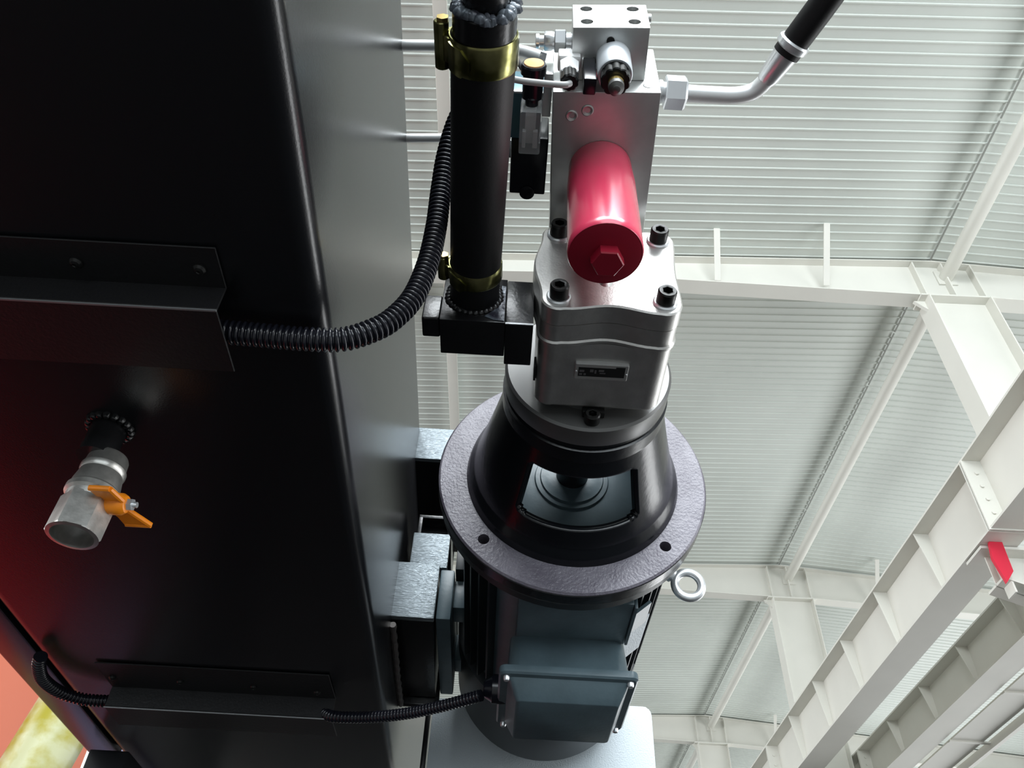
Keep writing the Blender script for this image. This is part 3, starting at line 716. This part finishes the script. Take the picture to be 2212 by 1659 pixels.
# fitting left of the valve block
T = Thing('check_fitting', 'bright stepped hex fitting on the left of the valve block', 'fitting', MP, rot=MY)
fcx = V((.0343, .2865, .667))
bm = BM(); rev(bm, fcx, (-1, 0, 0), [(0, .0062), (.0045, .0062), (.0045, .0085)], 24); T.part('collar', bm, M_zinc)
bm = BM(); rev(bm, fcx, (-1, 0, 0), [(.0046, .0088, hexf), (.0052, .0096, hexf), (.0132, .0096, hexf), (.0138, .0088, hexf)], 36, up=(0, .3, 1)); T.part('hex_nut', bm, M_zinc)
bm = BM(); rev(bm, fcx, (-1, 0, 0), [(.0139, .0070), (.0165, .0076), (.0215, .0076, hexf), (.0225, .0066, hexf)], 36); T.part('hex_body', bm, M_zinc)
bm = BM(); rev(bm, fcx, (-1, 0, 0), [(.0226, .0045), (.026, .0045), (.0265, .0058), (.0290, .0058), (.0295, .0046)], 24); T.part('tip', bm, M_zinc)

# gauge connector with tube
T = Thing('gauge_connector', 'frosted angled connector with a black nut left of the relief valve', 'fitting', (.03, .29, .60))
bm = BM(); bx(bm, (.0225, .2835, .634), (.0405, .297, .648), .002); T.part('elbow_block', bm, M_frost)
bm = BM(); bx(bm, (.0415, .2865, .6365), (.0505, .294, .646), .001); T.part('side_arm', bm, M_frost)
bm = BM(); rev(bm, (.0315, .2905, .6335), (0, 0, -1), [(0, .0078, hexf), (.002, .0085, hexf), (.018, .0080, hexf), (.019, .0070, hexf)], 36, up=(0, 1, 0)); T.part('hex_nut', bm, M_frost)
bm = BM(); rev(bm, (.0315, .2905, .6155), (0, 0, -1), [(0, .0066, ser), (.012, .0066, ser), (.0135, .0056, ser)], 40); T.part('black_nut', bm, M_blk)
bm = BM(); tube(bm, [(.0315, .2905, .6040), (.0312, .2905, .6005), (.0260, .2905, .5985), (.010, .2915, .6015), (-.010, .292, .606), (-.028, .290, .613), (-.036, .270, .63), (-.036, .18, .68)], .0026, n=14, step=.003)
single('gauge_tube', bm, M_tubeg, 'thin pale grey tube passing behind the suction hose to the black nut', 'tube', loc=(.0, .2915, .605))
bm = BM(); bx(bm, (.0425, .286, .602), (.0525, .2995, .640), .0015); 
T = Thing('plug_connector', 'black plug connector between the gauge fitting and the relief valve', 'connector', (.047, .292, .60))
T.part('plug_body', bm, M_plast)
bm = BM(); bx(bm, (.0525, .289, .626), (.0555, .296, .636), .0005); T.part('metal_tab', bm, M_zinc)

# solenoid valve left of the manifold
T = Thing('solenoid_valve', 'black solenoid valve with a clear plug and orange cap between hose and manifold', 'valve', (.004, .36, .64))
bm = BM(); bx(bm, (-.0125, .366, .650), (.0205, .4235, .690), .002, 3); T.part('coil', bm, M_plast)
bm = BM(); rev(bm, (.004, .4215, .650), (0, 0, -1), [(0, .007), (.001, .007), (.0015, .005)], 20); T.part('coil_boss', bm, M_plast)
bm = BM(); bx(bm, (-.0145, .3235, .648), (.0120, .3655, .688), .001); T.part('yoke', bm, M_yoke)
bm = BM(); bx(bm, (-.0150, .3215, .6465), (.0125, .3235, .6500), .0006); T.part('yoke_lip', bm, M_zinc)
bm = BM(); bx(bm, (-.0155, .3245, .6465), (-.0143, .352, .6520)); bx(bm, (-.0155, .353, .6465), (-.0143, .3605, .6520)); T.part('edge_strip', bm, M_zinc)
bm = BM(); bx(bm, (-.0160, .3530, .646), (-.0155, .3650, .6530)); T.part('blue_tag', bm, M_blue, label='blue tag')
bm = BM(); bx(bm, (.0125, .302, .640), (.0199, .340, .665), .001); T.part('mounting_plate', bm, M_block)
bm = BM(); rev(bm, (.0035, .3210, .6370), (0, -1, 0), [(0, .0085), (.020, .0085), (.0205, .0105), (.0270, .0105), (.0285, .0095)], 32); T.part('cap_sleeve', bm, M_plast)
bm = BM(); rev(bm, (.0035, .2925, .6370), (0, -1, 0), [(0, .0082), (.0008, .0080), (.0012, .0060), (.0022, .0030), (.0024, .001)], 28); T.part('orange_cap', bm, M_ocap, label='orange cap')
bm = BM(); loft(bm, [rrect(-.0055, .0125, .326, .364, .646, .002), rrect(-.0055, .0125, .326, .364, .620, .002)]); pg = T.part('clear_plug', bm, M_clear, label='clear plastic plug housing')
bm = BM(); bx(bm, (-.001, .333, .6455), (.008, .358, .630), .001); bx(bm, (-.003, .345, .632), (.0, .360, .624), .0005); bx(bm, (.006, .345, .632), (.010, .360, .624), .0005); T.part('plug_core', bm, M_tubeg, parent=pg)
bm = BM(); rev(bm, (.0035, .3255, .633), (0, -1, 0), [(0, .0055), (.006, .0055), (.0075, .004)], 20); T.part('cable_gland', bm, M_plast, parent=pg)
bm = BM(); tube(bm, [(.0035, .320, .633), (.0025, .312, .632), (-.0015, .302, .634), (-.010, .292, .640), (-.022, .275, .655), (-.028, .19, .70)], .0022, n=12, step=.003)
single('solenoid_cable', bm, M_cable, 'thin grey cable curving up from the clear plug', 'cable', loc=(.0, .31, .63))

# silver tubes from the tank
def stube(label, pts, r):
    bm = BM(); tube(bm, pts, r, n=20, step=.008)
    T = Thing('steel_tube', label, 'tube', pts[0]); T.part('pipe', bm, M_tubes)
    bm = BM(); p, q = V(pts[-1]), V(pts[-2]); d = (q-p).normalized(); rev(bm, p, d, [(0, r*1.9, hexf), (.008, r*1.9, hexf), (.009, r*1.6)], 36); T.part('nut', bm, M_zinc)
stube('upper bright steel tube running from the tank behind the suction hose', [(-.1254, .350, .786), (-.0904, .3451, .778), (-.0373, .3325, .752), (-.0087, .3265, .735), (.020, .321, .706)], .0054)
stube('lower bright steel tube leaving the tank beside the corrugated hose', [(-.1270, .451, .787), (-.0732, .4408, .775), (-.0349, .4198, .740), (-.0145, .4008, .690)], .0047)

# pressure line at right
T = Thing('pressure_line', 'bright bent steel pipe with a black hose rising to the upper right', 'pipe', (.107, .325, .665))
pc = V((.1065, .3245, .6655))
bm = BM(); rev(bm, pc, (1, 0, 0), [(-.003, .0085), (.004, .0085), (.0045, .0100), (.0075, .0100), (.008, .0085), (.011, .0085)], 28); T.part('adapter', bm, M_zinc)
bm = BM(); rev(bm, pc, (1, 0, 0), [(.0100, .0128, hexf), (.0110, .0143, hexf), (.0265, .0143, hexf), (.0285, .0125, hexf), (.0290, .0085)], 36, up=(0, .12, 1)); T.part('union_nut', bm, M_zinc)
pp = [(.133, .3245, .6655), (.155, .3247, .6655), (.178, .3240, .6655), (.1925, .3190, .6655), (.2010, .3070, .6655), (.2068, .2935, .6655)]
bm = BM(); tube(bm, pp, .0073, n=24, step=.004); T.part('pipe', bm, M_tubes)
p0 = V((.2053, .2970, .6655)); d = V((.0350, -.0800, .0)).normalized()
bm = BM(); rev(bm, p0, d, [(-.014, .0078), (-.010, .0092), (.012, .0108), (.0165, .0112), (.0185, .0138), (.0230, .0140), (.0245, .0128), (.0245, .0115)], 32); T.part('ferrule', bm, M_zinc)
bm = BM(); tube(bm, [p0+d*.012, p0+d*.05, p0+d*.10+V((0, 0, .001)), p0+d*.20+V((.01, 0, .01)), p0+d*.34+V((.05, 0, .04))], .0116, n=28, step=.01); T.part('rubber_hose', bm, M_rubber, label='black rubber hose')

# ================================================================== MACHINES AT THE LOWER LEFT
T = Thing('red_machine', 'large red machine seen below the tank at the far left edge', 'machine', (-2.6, 4.2, -1.5))
bm = BM(); bx(bm, (-5.6, 1.6, -1.5), (-1.9, 5.4, .05), .03); T.part('bed', bm, M_mred)
bm = BM(); prism(bm, [(2.7, .05), (5.3, .05), (5.3, 2.3), (3.1, 2.3)], 'x', -4.4, -2.5, .02); T.part('hood', bm, M_salm)
T2 = Thing('unseen_dark_bed', 'unseen low black bed added under the oil tank to darken reflections', 'machine', (-1.2, 2.6, -1.5))  # added out of view so downward faces mirror something dark
bm = BM(); bx(bm, (-1.89, .35, -1.5), (2.6, 8.0, -.75), .02); T2.part('bed', bm, M_mblack)
bm = BM(); bx(bm, (-1.9, .28, -1.4), (.4, .35, -.9), .005); T2.part('cover', bm, M_mblack)
T = Thing('yellow_roller', 'oil-stained pale yellow roller sloping at the bottom left corner', 'roller', (-1.7, 3.1, .4))
bm = BM(); cyl(bm, (-1.59, 3.16, 1.36), (-1.87, 3.26, .10), .118, n=40, ch=.01); T.part('drum', bm, M_yel)
bm = BM(); cyl(bm, (-1.82, 3.26, .10), (-1.82, 3.26, -.75), .05); T.part('stand_leg', bm, M_vio)
T = Thing('steel_post', 'violet-grey steel post behind the yellow roller', 'post', (-1.5, 3.4, -1.5))
bm = BM()
q0, q1 = V((-1.40, 3.5, 1.25)), V((-1.66, 3.62, -.74)); w = V((.13, .03, 0)); h = V((-.02, .1, 0))
loft(bm, [[q0-w-h, q0+w-h, q0+w+h, q0-w+h], [q1-w-h, q1+w-h, q1+w+h, q1-w+h]]); T.part('beam', bm, M_vio)
